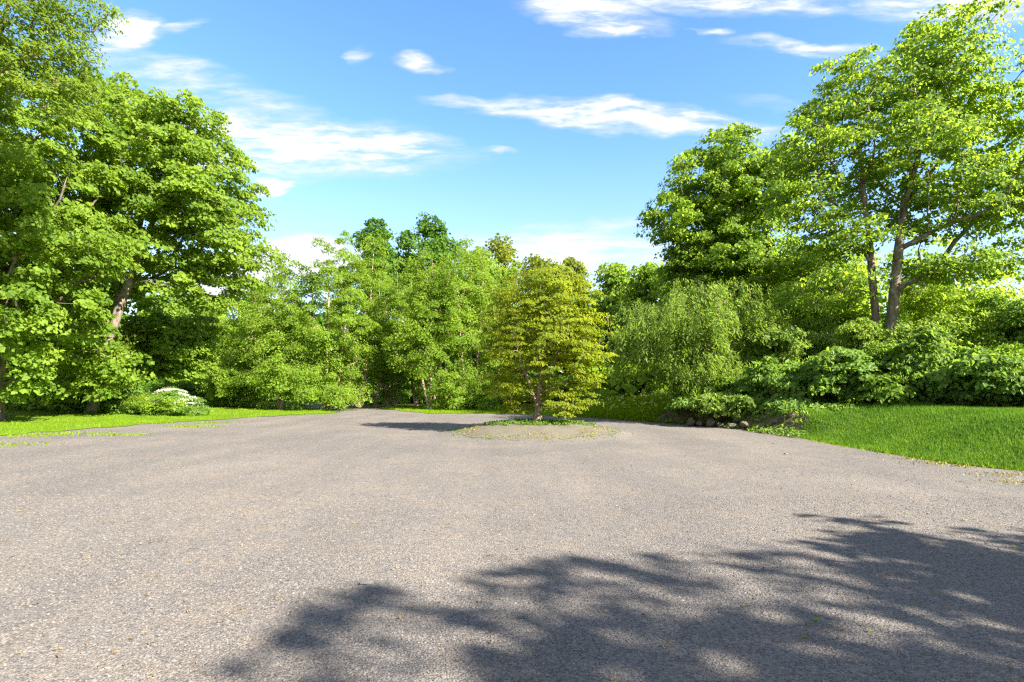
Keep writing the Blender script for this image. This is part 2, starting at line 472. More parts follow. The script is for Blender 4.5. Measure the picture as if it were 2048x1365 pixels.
q = scatter(lawn_left, 56000, 11, (-34, -8), (8, 34))
blades('lawn_grass', q, 0.065, 0.022, M['grass'], 'short sunlit grass of the left lawn', 'grass', seed=1,
       tint=np.clip(patchy(q[:, 0], q[:, 1]) * .7 + rng.uniform(0, .5, len(q)) - .1, 0, 1))
q = scatter(lawn_back, 16000, 12)
blades('lawn_grass', q, 0.07, 0.024, M['grass'], 'short grass of the strip before the birches', 'grass', seed=2)
q = scatter(lawn_right, 105000, 13, (7, 15.5), (6, 17))
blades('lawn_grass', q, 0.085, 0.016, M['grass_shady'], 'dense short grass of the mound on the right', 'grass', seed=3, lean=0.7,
       tint=np.clip((patchy(q[:, 0], q[:, 1], 1.3) * .5 + patchy(q[:, 1] + 3, q[:, 0], 3.1) * .3) + rng.uniform(-.3, .45, len(q)), 0, 1))
# weedy tufts where the lawns fray into the gravel
r = np.random.default_rng(21)
tuft = []
for (px, py, n, sx, sy) in [(60, 872, 260, .9, .35), (120, 868, 420, 1.2, .4), (235, 872, 260, .9, .18), (385, 853, 420, .75, .28), (300, 848, 160, .9, .2), (30, 890, 160, .8, .3), (430, 846, 160, .8, .15), (620, 830, 160, .8, .2)]:
    Y = CAMZ * FPX / (py - HOR); X = (px - 1024) / FPX * Y
    tuft.append(np.column_stack([r.normal(X, sx * .6, n), r.normal(Y, sy, n)]))
blades('grass_tufts', np.concatenate(tuft), 0.045, 0.03, M['grass'], 'thin grass tufts growing out of the gravel on the left', 'grass', seed=4, lean=1.0)
tuft = []
for (px, py, n, sx, sy) in [(1905, 928, 300, .35, .12), (1960, 934, 260, .35, .12), (2010, 950, 160, .35, .15), (2030, 965, 90, .25, .15), (1850, 920, 120, .3, .1)]:
    Y = CAMZ * FPX / (py - HOR); X = (px - 1024) / FPX * Y
    tuft.append(np.column_stack([r.normal(X, sx, n), r.normal(Y, sy, n)]))
blades('grass_tufts', np.concatenate(tuft), 0.035, 0.02, M['grass_dry'], 'yellowed grass fringe where the right mound meets the gravel', 'grass', seed=5, lean=1.0)
q = scatter(meadow, 26000, 14)
blades('meadow_grass', q, 0.42, 0.022, M['grass'], 'tall meadow grass behind the bend of the gravel', 'grass', seed=6, lean=0.6)
q = scatter(bank, 5000, 15)
q = q[patchy(q[:, 0], q[:, 1], 2.0) > 0.5]
blades('bank_weeds', q, 0.09, 0.025, M['grass_shady'], 'sparse weeds on the earth bank', 'weeds', seed=7, lean=0.9)
# moss and sprouts on the island
a = r.uniform(0, 2 * np.pi, 2600); rad = 2.45 * np.sqrt(r.uniform(.45, 1.0, 2600))
q = np.column_stack([ISLAND[0] + rad * np.cos(a), ISLAND[1] + rad * np.sin(a)])
q = q[patchy(q[:, 0], q[:, 1], 2.2) > 0.42]
blades('island_moss', q, 0.03, 0.03, M['grass_dry'], 'yellow moss and sprouts around the rim of the island', 'moss', seed=8, lean=1.2)


# ------------------------------------------------------------------ trees and shrubs
def grow(trunks, pts, clear, bf=0.35, up=0.6, seed=0, wob=0.10):
    """branches that reach every leaf cluster; returns positions, parents, tip indices"""
    r = np.random.default_rng(seed)
    P, par, plen = [], [], []
    cost = np.full(len(pts), np.inf)
    src = np.zeros(len(pts), int)
    acc = []

    def add(p, pa):
        i = len(P)
        P.append(np.asarray(p, float)); par.append(pa)
        plen.append(0.0 if pa < 0 else plen[pa] + float(np.linalg.norm(P[i] - P[pa])))
        if P[i][2] >= clear:
            d = pts - P[i]
            dist = np.linalg.norm(d, axis=1)
            c = dist + bf * plen[i] + up * np.maximum(0, -d[:, 2] + 0.1 * dist)
            k = c < cost
            cost[k] = c[k]; src[k] = i
        return i
    for path in trunks:
        path = np.asarray(path, float)
        if P:
            pi = int(np.argmin([np.linalg.norm(path[0] - q) for q in P]))
        else:
            pi = add(path[0], -1)
        for k in range(1, len(path)):
            seg = np.linalg.norm(path[k] - path[k - 1])
            n = max(1, int(seg / 0.45))
            a0 = path[k - 1] if k > 1 else P[pi]
            for j in range(1, n + 1):
                q = a0 + (path[k] - a0) * j / n
                if j < n:
                    q = q + r.normal(0, 0.02 * seg / n, 3)
                pi = add(q, pi)
    tips = np.zeros(len(pts), int)
    done = np.zeros(len(pts), bool)
    for _ in range(len(pts)):
        c = np.where(done, np.inf, cost)
        j = int(np.argmin(c))
        if not np.isfinite(c[j]):
            break
        done[j] = True
        i = src[j]
        a = P[i]; e = pts[j]
        L = np.linalg.norm(e - a)
        t0 = norm(P[i] - P[par[i]]) if par[i] >= 0 else np.array((0, 0, 1.0))
        ctrl = a + t0 * L * 0.30 + np.array((0, 0, 0.10 * L)) + (e - a) * 0.22
        n = max(2, min(5, int(L / 0.5) + 1))
        for q in range(1, n + 1):
            t = q / n
            p = (1 - t) ** 2 * a + 2 * t * (1 - t) * ctrl + t * t * e
            if q < n:
                p = p + r.normal(0, wob * L / n, 3)
            i = add(p, i)
        tips[j] = i
    return np.array(P), np.array(par), tips, done


def limb_mesh(name, P, par, R0, tip=0.009, e=2.25, flare=0.5, twig=True):
    n = len(P)
    acc = np.zeros(n)
    main = np.full(n, -1)
    best = np.zeros(n)
    rad = np.zeros(n)
    for i in range(n - 1, -1, -1):
        rad[i] = max(acc[i], tip ** e) ** (1 / e)
        p = par[i]
        if p >= 0:
            acc[p] += rad[i] ** e
            if rad[i] > best[p]:
                best[p] = rad[i]; main[p] = i
    rad = tip + (rad - tip) * (R0 - tip) / max(rad[0] - tip, 1e-6)
    rad = rad * (1 + flare * np.exp(-(P[:, 2] - P[0, 2]) / 0.35))
    dirs = np.zeros((n, 3))
    for i in range(n):
        d = P[i] - P[par[i]] if par[i] >= 0 else np.array((0, 0, 1.0))
        d = norm(d)
        if main[i] >= 0:
            d = norm(d + norm(P[main[i]] - P[i]))
        dirs[i] = d
    V, F = [], []

    def ring(c, d, rr, k, ph=0.0):
        up = np.array((1.0, 0, 0)) if abs(d[0]) < 0.8 else np.array((0, 1.0, 0))
        u = np.cross(d, up); u /= np.linalg.norm(u)
        w = np.cross(d, u)
        a = np.arange(k) * 2 * np.pi / k + ph
        return c + rr * (np.cos(a)[:, None] * u + np.sin(a)[:, None] * w)
    base = 0
    for i in range(n):
        p = par[i]
        if p < 0:
            continue
        k = 9 if rad[i] > 0.08 else (6 if rad[i] > 0.03 else 3)
        if main[p] == i:
            r0, d0 = rad[p], dirs[p]
        else:
            r0, d0 = min(rad[p], rad[i] * 1.2), norm(P[i] - P[p])
        V.append(ring(P[p], d0, r0, k)); V.append(ring(P[i], dirs[i], rad[i], k))
        a = np.arange(k)
        F.append(np.stack([base + a, base + (a + 1) % k, base + k + (a + 1) % k, base + k + a], -1))
        base += 2 * k
    return mesh_np(name, np.concatenate(V), np.concatenate(F), smooth=True), rad


def leaf_mesh(name, centres, out, count, L, W, R, flat, droop, seed, tilt=0.55, hang=0.0, spread=0.45, fold=0.22, jitter=1.0):
    """leaf sprays: flattened tufts of small folded leaves round each twig tip"""
    r = np.random.default_rng(seed)
    n = len(centres)
    cnt = np.maximum(4, (count * r.uniform(0.5, 1.5, n))).astype(int)
    idx = np.repeat(np.arange(n), cnt)
    N = len(idx)
    Rk = (R * r.uniform(0.65, 1.4, n))[idx]
    o3 = np.column_stack([out[idx], np.zeros(N)])
    side = np.column_stack([-o3[:, 1], o3[:, 0], np.zeros(N)])
    q = norm(r.normal(0, 1, (N, 3))) * (r.uniform(0, 1, N) ** 0.45)[:, None]
    rr = np.hypot(q[:, 0], q[:, 1])
    pos = centres[idx] + o3 * (q[:, 0] * Rk * 1.15)[:, None] + side * (q[:, 1] * Rk)[:, None]
    pos[:, 2] += q[:, 2] * Rk * flat - droop * rr * rr * Rk - droop * 0.5 * np.maximum(q[:, 0], 0) * Rk
    if hang:
        k5 = r.integers(0, 6, N)
        so = r.normal(0, .55, (n, 6, 2))[idx, k5] * R
        dn = r.uniform(0, 1, N)
        ln = (hang * r.uniform(.4, 1.5, (n, 6)))[idx, k5]
        pos = centres[idx] + np.column_stack([so + o3[:, :2] * (dn * .25)[:, None] * R, -dn * ln]) + r.normal(0, .05, (N, 3))
    nrm = np.array((0, 0, 0.62)) + o3 * (q[:, 0] * spread + 0.70)[:, None] + side * (q[:, 1] * spread)[:, None] + r.normal(0, tilt, (N, 3))
    nrm = norm(nrm)
    ax = o3 * (0.5 + q[:, 0])[:, None] + side * q[:, 1][:, None] + r.normal(0, 0.6 * jitter, (N, 3)) - np.array((0, 0, 0.35 + (1.5 if hang else 0)))
    ax = norm(ax - nrm * (ax * nrm).sum(1, keepdims=True))
    bi = np.cross(nrm, ax)
    s = (L * np.clip(np.exp(r.normal(0, .30, N)), .45, 1.7))[:, None]
    w = s * W * 0.5
    b0 = pos - ax * s * 0.5
    tip = pos + ax * s * 0.5
    mid = pos - ax * s * 0.06 + nrm * s * fold * 0.5
    v = np.stack([b0, mid - bi * w, tip, mid + bi * w], 1)
    a = np.arange(N) * 4
    f = np.concatenate([np.stack([a, a + 1, a + 2], -1), np.stack([a, a + 2, a + 3], -1)])
    t = np.clip(0.5 + (r.uniform(-.35, .35, n))[idx] + r.uniform(-.3, .3, N), 0, 1)
    return mesh_np(name, v, f, np.repeat(t, 4))


def fill(blobs, n, seed, shell=0.42, mind=0.0, zmin=None):
    """twig tips spread through overlapping ellipsoids (cx,cy,cz,rx,ry,rz)"""
    r = np.random.default_rng(seed)
    B = np.array(blobs, float)
    vol = (B[:, 3] * B[:, 4] * B[:, 5]) ** 0.8
    out = []
    pts = np.zeros((0, 3))
    tries = 0
    while len(out) < n and tries < n * 14:
        tries += 1
        k = r.choice(len(B), p=vol / vol.sum())
        d = r.normal(0, 1, 3); d /= np.linalg.norm(d)
        p = B[k, :3] + d * r.uniform(0, 1) ** shell * B[k, 3:]
        if zmin is not None and p[2] < zmin:
            continue
        if mind and len(out) and np.min(np.sum(((np.array(out) - p) * (1, 1, 1.5)) ** 2, 1)) < mind * mind:
            continue
        out.append(p)
    return np.array(out)


NTRI = [0]


def plant(name, label, cat, base, trunks, blobs, ncl, cnt, leaf, spray, mat, bark, R0, seed, group=None, clear=0.5, bf=0.35, up=0.6,
          tilt=0.55, hang=0.0, mind=0.0, flare=0.5, shell=0.42, zmin=0.1, tip=0.009, world_blobs=True, spread=0.45, crown='crown', trunk='trunk'):
    base = np.array(base, float)
    root = empty(name, base)
    tag(root, label, cat, group)
    if world_blobs:
        blobs = [(bx - base[0], by - base[1], bz - base[2], rx, ry, rz) for bx, by, bz, rx, ry, rz in blobs]
        trunks = [[np.asarray(p) - base for p in t] for t in trunks]
    pts = fill(blobs, ncl, seed, shell, mind, zmin)
    P, par, tips, done = grow(trunks, pts, clear, bf, up, seed)
    me, rad = limb_mesh(trunk, P, par, R0, tip=tip, flare=flare)
    link(trunk, me, bark, root)
    cen = P[tips]
    c0 = pts.mean(0)
    ou = norm(cen[:, :2] - c0[:2] + 1e-6)
    lm = leaf_mesh(crown, cen, ou, cnt, leaf[0], leaf[1], spray[0], spray[1], spray[2], seed + 100, tilt, hang, spread)
    link(crown, lm, mat, root)
    NTRI[0] += len(lm.polygons) + len(me.polygons) * 2
    return root


def pb(px, py, rx, ry, Y, rd=None, dY=0.0):
    """ellipsoid measured in the photograph, at distance Y, with real depth rd"""
    c = pt(px, py, Y + dY)
    s = (Y + dY) / FPX
    return (c[0], c[1], c[2], rx * s, rd if rd is not None else rx * s, ry * s)


def gpt(px, Y, sink=0.12):
    x = (px - 1024) / FPX * Y
    return np.array((x, Y, hz(x, Y) - sink))


# --- the golden tree on the island
B0 = np.array((0.76, 17.0, hz(.76, 17) - 0.05))
plant('dogwood_tree', 'small golden green tree on the round island in the gravel', 'tree', B0,
      [[B0, pt(1076, 815, 17), pt(1078, 770, 17)], [pt(1076, 800, 17), pt(1052, 750, 16.8), pt(1030, 710, 16.7)], [pt(1076, 790, 17), pt(1105, 745, 17.1), pt(1120, 700, 17.2)],
       [pt(1078, 770, 17), pt(1085, 690, 17), pt(1080, 620, 17)]],
      [pb(1090, 690, 115, 75, 17, 1.8), pb(1090, 620, 90, 60, 17, 1.4), pb(1010, 690, 52, 50, 17, 1.0), pb(1170, 695, 55, 45, 17, .9), pb(1140, 812, 58, 20, 17, .9, -.3), pb(1045, 590, 55, 38, 17, .9), pb(1130, 590, 58, 40, 17, .9), pb(1085, 560, 50, 24, 17, .7), pb(1175, 765, 32, 28, 17, .6), pb(1000, 640, 38, 40, 17, .8), pb(1190, 650, 30, 36, 17, .7), pb(1010, 770, 45, 30, 17, .9), pb(1035, 812, 38, 18, 17, .6, .3), pb(1075, 775, 90, 28, 17, 1.2, .5)],
      560, 66, (.08, .6), (.30, .20, .22), M['gold'], M['bark_fine'], .10, 1, clear=.35, mind=.21, tilt=.42, tip=.006)

# --- left maples
b = gpt(182, 25)
plant('maple_tree', 'tall maple with leaning grey trunk, rightmost of the left trees', 'tree', b,
      [[b, pt(215, 690, 25), pt(248, 590, 25), pt(290, 480, 25)], [pt(290, 480, 25), pt(330, 390, 25), pt(340, 280, 25)], [pt(270, 540, 25), pt(285, 430, 25.4), pt(250, 300, 25.5)], [pt(290, 480, 25), pt(370, 430, 24.6), pt(430, 400, 24.5)]],
      [pb(350, 330, 130, 130, 25, 3.2), pb(300, 260, 110, 85, 25, 2.6), pb(430, 430, 95, 140, 25, 2.8), pb(270, 430, 150, 130, 25, 3.4), pb(400, 555, 80, 55, 25, 2.2), pb(470, 500, 55, 70, 25, 1.8), pb(180, 560, 130, 100, 25, 2.4, 2.0),
       pb(150, 700, 100, 60, 25, 2.2, -1.2), pb(150, 765, 110, 42, 24, 1.6), pb(230, 745, 70, 45, 24, 1.5), pb(220, 200, 80, 55, 25, 2.0), pb(390, 240, 60, 55, 25, 1.8)],
      580, 132, (.152, .85), (.60, .42, .38), M['maple'], M['bark_maple'], .22, 2, clear=1.6, mind=.5)
b = gpt(-10, 21)
plant('maple_tree', 'broad dense maple filling the left edge of the picture', 'tree', b,
      [[b, pt(5, 640, 21), pt(30, 520, 21), pt(60, 400, 21), pt(70, 280, 21)], [pt(20, 560, 21), pt(-60, 430, 21.5), pt(-120, 300, 22)], [pt(30, 520, 21), pt(120, 400, 20.5), pt(150, 300, 20.4)]],
      [pb(60, 300, 150, 150, 21, 3.4), pb(110, 200, 90, 75, 21, 2.2), pb(20, 480, 170, 130, 21, 3.4), pb(-130, 350, 150, 200, 22, 3.2), pb(80, 620, 130, 80, 21, 2.6, -.6), pb(150, 480, 90, 110, 20.5, 2.4), pb(-60, 620, 130, 110, 21, 2.6), pb(0, 730, 130, 60, 20.2, 1.8)],
      500, 138, (.145, .85), (.56, .42, .38), M['maple'], M['bark'], .25, 3, clear=1.2, mind=.48)
b = gpt(-420, 16)
plant('ash_tree', 'olive green tree reaching in at the top left corner', 'tree', b,
      [[b, pt(-400, 500, 16), pt(-330, 250, 16), pt(-250, 60, 16)], [pt(-360, 350, 16), pt(-180, 200, 15.8), pt(-20, 110, 15.6), pt(110, 120, 15.5)], [pt(-300, 150, 16), pt(-100, 40, 15.8), pt(60, -20, 15.6), pt(160, -10, 15.5)]],
      [pb(30, 90, 150, 90, 15.6, 1.6), pb(120, 170, 70, 60, 15.6, 1.1), pb(90, 0, 110, 50, 15.6, 1.3), pb(-150, 100, 160, 150, 16, 2.2), pb(175, 5, 45, 25, 15.5, .6)],
      400, 110, (.10, .5), (.44, .38, .45), M['ash'], M['bark_fine'], .24, 4, clear=2.5, mind=.35, tip=.007)


# --- left understorey
b = gpt(335, 27.6)
plant('understory_maple', 'low green maple beside the leaning trunk above the white blossoming bush', 'tree', b,
      [[b, pt(335, 740, 27.6), pt(335, 680, 27.6)]], [pb(335, 680, 78, 62, 27.6, 1.8), pb(290, 715, 62, 50, 27.6, 1.5), pb(378, 715, 46, 46, 27.6, 1.2), pb(400, 665, 40, 40, 28, 1.2)],
      190, 110, (.14, .85), (.52, .4, .35), M['maple'], M['bark'], .10, 5, clear=.5, mind=.36)
b = gpt(120, 29)
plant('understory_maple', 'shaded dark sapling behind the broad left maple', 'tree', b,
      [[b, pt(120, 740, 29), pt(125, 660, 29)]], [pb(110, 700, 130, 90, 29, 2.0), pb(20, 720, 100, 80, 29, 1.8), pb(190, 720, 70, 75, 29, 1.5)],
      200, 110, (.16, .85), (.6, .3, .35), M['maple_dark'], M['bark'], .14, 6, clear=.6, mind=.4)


def shrub(name, label, px, py, rx, ry, Y, ncl, cnt, mat, seed, leaf=(.10, .6), spray=(.34, .45, .3), group=None, depth=None, stems=5, tilt=.6, cat='shrub', lobes=8):
    r = np.random.default_rng(seed)
    c = pt(px, py, Y); s = Y / FPX
    RX, RZ = rx * s, ry * s
    RY = depth or RX
    bz = hz(c[0], c[1]) - .06
    bs = np.array((c[0], c[1], bz))
    bl = [(c[0], c[1], c[2], RX * .8, RY * .8, RZ * .85)]
    for k in range(lobes):
        a = r.uniform(0, 2 * np.pi); q = r.uniform(.22, .52)
        bl.append((c[0] + math.cos(a) * RX * .8, c[1] + math.sin(a) * RY * .7, c[2] + r.uniform(-.75, .8) * RZ, RX * q, RY * q, RZ * r.uniform(.35, .55)))
    hh = max(c[2] - bz, .3)
    tr = []
    for k in range(stems):
        a = 2 * np.pi * k / stems + r.uniform(-.4, .4)
        tr.append([bs + (0, 0, .0) if k == 0 else bs, bs + np.array((math.cos(a) * RX * .25, math.sin(a) * RY * .25, hh * .6)), bs + np.array((math.cos(a) * RX * .45, math.sin(a) * RY * .45, hh * 1.05))])
    return plant(name, label, cat, bs, tr, bl, ncl, cnt, leaf, spray, mat, M['bark'], .05, seed, group=group, clear=.1, bf=.3, up=.4, tilt=tilt, flare=.2, zmin=.08, tip=.006, mind=.2, crown='foliage', trunk='stems')


LG = 'shrubs along the left lawn'
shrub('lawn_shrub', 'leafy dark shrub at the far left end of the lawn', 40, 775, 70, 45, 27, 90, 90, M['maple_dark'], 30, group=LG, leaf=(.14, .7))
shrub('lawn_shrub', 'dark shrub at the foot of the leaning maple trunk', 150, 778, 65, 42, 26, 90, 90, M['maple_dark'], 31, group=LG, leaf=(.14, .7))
shrub('lawn_shrub', 'mid green shrub left of the white blossoming bush', 245, 782, 50, 38, 26.5, 80, 90, M['shrub'], 32, group=LG, leaf=(.11, .65))
shrub('golden_shrub', 'low yellow green bush in front of the white blossoming bush', 300, 808, 40, 19, 25.2, 60, 90, M['yellowgreen'], 33, leaf=(.07, .6), spray=(.22, .5, .2), cat='shrub')
shrub('golden_shrub', 'small yellow bush right of the low yellow green bush', 345, 810, 26, 17, 25.1, 40, 80, M['yellowgreen'], 34, leaf=(.07, .6), spray=(.2, .5, .2), cat='shrub')
v = shrub('viburnum_bush', 'bush covered in flat white blossoms at the lawn edge', 342, 802, 48, 23, 26, 80, 70, M['shrub'], 35, leaf=(.08, .6), spray=(.3, .2, .2))
# blossom shelves lie on top of the bush's own tiers
r = np.random.default_rng(36)
base = np.array(v.location)
pts = []
for k in range(80):
    a = r.uniform(0, 2 * np.pi); e = r.uniform(0.05, 1.45)
    d = np.array((math.cos(a) * math.cos(e) * 1.12, math.sin(a) * math.cos(e) * 1.0, math.sin(e) * 1.05))
    pts.append(np.array((0, 0, .18)) + d)
pts = np.array(pts)
lm = leaf_mesh('blossom', pts, norm(pts[:, :2] + 1e-6), 45, .055, .9, .26, .10, .2, 37, .25, 0)
link('blossom', lm, M['blossom'], v)
r = np.random.default_rng(38)
q = np.column_stack([r.uniform(-27, -13.5, 330), r.normal(25.3, .45, 330)])
pts = np.column_stack([q, hills(q[:, 0], q[:, 1]) + r.uniform(.05, .42, 330)])
me = leaf_mesh('verge_weeds', pts, norm(r.normal(0, 1, (330, 2))), 26, .10, .6, .2, .6, .1, 39, .6)
tag(link('verge_weeds', me, M['shrub']), 'leafy weeds where the left lawn meets the trees', 'weeds', kind='stuff')

# --- trees between the left maples and the birches
b = gpt(470, 38)
plant('locust_tree', 'yellowish green round tree between the left maples and the birches', 'tree', b,
      [[b, pt(470, 720, 38), pt(475, 650, 38)]], [pb(480, 650, 70, 70, 38, 2.2), pb(440, 700, 55, 60, 38, 2), pb(520, 610, 50, 45, 38, 1.8)],
      190, 100, (.15, .6), (.6, .4, .4), M['yellowgreen'], M['bark'], .18, 7, clear=1.0, mind=.45)

# --- birches
def birch(label, px, Y, top, half, seed, stems=3, n=190, cnt=115, low=700, mat='birch', lean=0.0, group='river birches beyond the gravel', skirt=True, leafL=.105):
    b = gpt(px, Y)
    r = np.random.default_rng(seed)
    tr, bl = [], []
    s = Y / FPX
    for k in range(stems):
        ox = (k - (stems - 1) / 2) / max(stems - 1, 1) * 1.5 + r.uniform(-.15, .15) if stems > 1 else lean
        oy = r.uniform(-.8, .8)
        t = top - 22 + (r.uniform(0, 40) if k != stems // 2 else 0)
        p1 = np.array((b[0] + ox * half * s * .22, Y + oy * .5, b[2] + 1.4))
        p2 = np.array(pt(px + (ox * .42 + lean) * half, (t + 780) / 2, Y + oy))
        p3 = np.array(pt(px + (ox * .55 + lean) * half, t + 25, Y + oy * 1.3))
        tr.append([b, p1, p2, p3])
        bl.append(pb(px + (ox * .50 + lean) * half, t + 62, half * .42, 70, Y + oy, 1.2))
        bl.append(pb(px + (ox * .55 + lean) * half, t + 145, half * .58, 85, Y + oy, 1.6))
    bl.append(pb(px + lean * half, (top + 800) / 2 + 30, half * .95, (780 - top) * .34, Y, 2.2))
    if skirt:
        bl.append(pb(px, low + 50, half * .9, 50, Y - .5, 1.9)); bl.append(pb(px - .35 * half, low + 75, half * .6, 34, Y - .9, 1.4)); bl.append(pb(px + .4 * half, low + 72, half * .6, 34, Y - .9, 1.4))
    return plant('river_birch', label, 'tree', b, tr, bl, int(n * 1.3), int(cnt * 1.25), (leafL * .92, .66), (.45, .5, .5), M[mat], M['bark_birch'], .13, seed, group=group, clear=.55, mind=.33, tilt=.75, bf=.2, up=.9, tip=.007, flare=.3)


birch('leftmost river birch, low and spreading beside the lawn', 490, 32.5, 620, 75, 40, 2, 130)
birch('river birch at the left shoulder of the birch group', 560, 31, 525, 80, 41, 3, 200)
birch('tall river birch with pale stems left of the driveway', 655, 31.5, 500, 95, 42, 3, 250, low=715)
birch('tallest river birch, its tip before the dark trees', 715, 33, 488, 70, 43, 2, 170, skirt=False)
birch('slim river birch standing back over the driveway opening', 790, 36, 545, 70, 44, 3, 130, skirt=False, low=640)
birch('full river birch right of the driveway opening', 860, 31.5, 512, 85, 45, 3, 230, skirt=False)
birch('river birch just left of the golden tree', 940, 32, 505, 80, 46, 3, 220, low=720)
birch('river birch half hidden behind the golden tree', 1010, 33, 545, 70, 47, 2, 150)
# thin stems in the opening
for k, (px, lab) in enumerate([(750, 'thin young birch at the left side of the dark opening'), (775, 'slender birch stem in the middle of the dark opening'), (832, 'thin birch at the right side of the dark opening')]):
    birch(lab, px, 35 + k * .7, 600, 50, 50 + k, 2, 70, 80, skirt=False, low=650)
shrub('lawn_shrub', 'bright low bush on the strip of lawn before the birches', 930, 803, 42, 20, 33, 60, 80, M['birch'], 55, leaf=(.10, .6))
shrub('lawn_shrub', 'light green bush left of the first birch', 455, 775, 48, 42, 32, 90, 90, M['birch'], 56, leaf=(.10, .6))

# --- far trees rising behind
def far_tree(label, px, Y, top, half, bot, mat, seed, n=170, cnt=80, leafL=.26, R=.95, shape='round', group='tall trees behind the birches'):
    b = gpt(px, Y)
    r = np.random.default_rng(seed)
    tr = [[b, pt(px, (bot + HOR) / 2, Y), pt(px, (top + bot) / 2, Y), pt(px + r.uniform(-.2, .2) * half, top + 30, Y)]]
    bl = [pb(px, (top + bot) / 2 + 20, half * .75, (bot - top) * .40, Y)]
    for k in range(7):
        bl.append(pb(px + r.uniform(-.62, .62) * half, top + r.uniform(.18, .75) * (bot - top), half * r.uniform(.3, .5), half * r.uniform(.3, .5), Y + r.uniform(-.4, .4) * half * Y / FPX))
    bl.append(pb(px + r.uniform(-.2, .2) * half, top + half * .35, half * .4, half * .38, Y))
    return plant('forest_tree', label, 'tree', b, tr, bl, n, cnt, (leafL, .85), (R, .4, .35), M[mat], M['bark'], .32, seed, group=group, clear=3, mind=R * .75, tilt=.65)


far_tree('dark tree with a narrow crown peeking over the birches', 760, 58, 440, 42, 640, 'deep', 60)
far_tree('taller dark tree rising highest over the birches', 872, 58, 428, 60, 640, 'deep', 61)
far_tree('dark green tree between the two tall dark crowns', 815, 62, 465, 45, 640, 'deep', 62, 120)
far_tree('green tree behind the right birches', 960, 50, 500, 55, 680, 'maple', 63, 150)
far_tree('thin airy tree behind the golden tree', 1005, 56, 472, 45, 640, 'bronze', 64, 85, 60)
far_tree('olive tree right behind the golden tree', 1085, 48, 515, 70, 720, 'bronze', 65, 200)
far_tree('olive tree at the right shoulder of the golden tree', 1140, 50, 520, 50, 700, 'bronze', 66, 150)
far_tree('green tree in the dip right of the golden tree', 1225, 46, 525, 62, 740, 'maple', 67, 200)
far_tree('fresh green tree next to the dip', 1300, 42, 530, 75, 760, 'right', 68, 220)
far_tree('green tree glimpsed under the leaning maple crown', 345, 46, 560, 85, 770, 'maple', 59, 150)
far_tree('rounded tree filling the low gap left of the birches', 420, 52, 585, 75, 760, 'yellowgreen', 69, 150)

# --- right side: wood on the bank
b = gpt(1545, 30)
plant('maple_tree', 'tall green maple with a drooping left lobe, left of the twin trunks', 'tree', b,
      [[b, pt(1542, 600, 30), pt(1530, 470, 30), pt(1500, 350, 30)], [pt(1535, 520, 30), pt(1440, 440, 29.5), pt(1370, 410, 29.5)], [pt(1530, 470, 30), pt(1560, 380, 30.5), pt(1565, 310, 30.5)]],
      [pb(1455, 300, 60, 50, 30, 1.9), pb(1400, 370, 75, 65, 30, 2.4), pb(1345, 430, 62, 50, 29.5, 2.0), pb(1490, 400, 100, 85, 30, 3), pb(1560, 330, 60, 60, 30, 2.2), pb(1430, 510, 95, 65, 30, 2.8), pb(1530, 540, 110, 80, 30, 3), pb(1380, 560, 70, 60, 30, 2.2), pb(1345, 470, 55, 35, 29.5, 1.5)],
      420, 125, (.17, .85), (.66, .38, .35), M['right'], M['bark'], .26, 70, clear=3, mind=.55)
b = gpt(1775, 21)
plant('maple_tree', 'very tall maple with twin trunks towering on the right', 'tree', b,
      [[b, pt(1760, 720, 21.2), pt(1752, 640, 21.2), pt(1740, 500, 21.1), pt(1728, 400, 21), pt(1715, 260, 21.3), pt(1720, 160, 21.3)],
       [b, pt(1782, 720, 20.8), pt(1784, 640, 20.8), pt(1797, 500, 20.8), pt(1808, 410, 20.8), pt(1840, 300, 20.7), pt(1880, 150, 20.8), pt(1890, 60, 20.8)],
       [pt(1795, 500, 20.8), pt(1880, 455, 20.2), pt(1980, 420, 19.8), pt(2080, 400, 19.5)], [pt(1808, 410, 20.8), pt(1900, 300, 21.4), pt(2000, 230, 21.8)], [pt(1738, 480, 21), pt(1660, 400, 20.4), pt(1600, 360, 20)]],
      [pb(1890, 85, 75, 75, 20.8, 2.2), pb(1820, 170, 95, 80, 21, 2.6), pb(1700, 190, 85, 80, 21.2, 2.4), pb(1640, 290, 95, 75, 21, 2.6), pb(1960, 220, 100, 110, 21, 2.8), pb(1780, 320, 130, 90, 21, 3.2), pb(1610, 400, 85, 50, 20.6, 2.2),
       pb(1920, 400, 120, 80, 20.5, 3), pb(2060, 350, 100, 120, 20.5, 3), pb(1680, 470, 90, 45, 20.6, 2.2), pb(1900, 530, 100, 32, 20, 2.2), pb(2040, 520, 80, 45, 20, 2.2), pb(1660, 580, 80, 35, 20.4, 1.8), pb(1560, 330, 40, 30, 20.8, 1.2)],
      780, 92, (.115, .85), (.56, .26, .30), M['right'], M['bark_maple'], .225, 71, clear=2.4, mind=.46, flare=.3)
RG = 'sunlit trees deep in the right wood'
far_tree('bright yellow green tree behind the feathery tree', 1400, 38, 470, 90, 760, 'yellowgreen', 72, 190, 80, .19, .75, group=RG)
far_tree('sunlit tree between the feathery tree and the twin trunks', 1560, 36, 500, 95, 760, 'yellowgreen', 73, 190, 75, .18, .72, group=RG)
far_tree('glowing yellow green tree right behind the twin trunks', 1700, 37, 480, 95, 760, 'yellowgreen', 74, 180, 70, .18, .72, group=RG)
far_tree('sunlit tree right of the twin trunks', 1850, 34, 460, 105, 760, 'yellowgreen', 75, 130, 55, .18, .72, group=RG)
b = gpt(1575, 25)
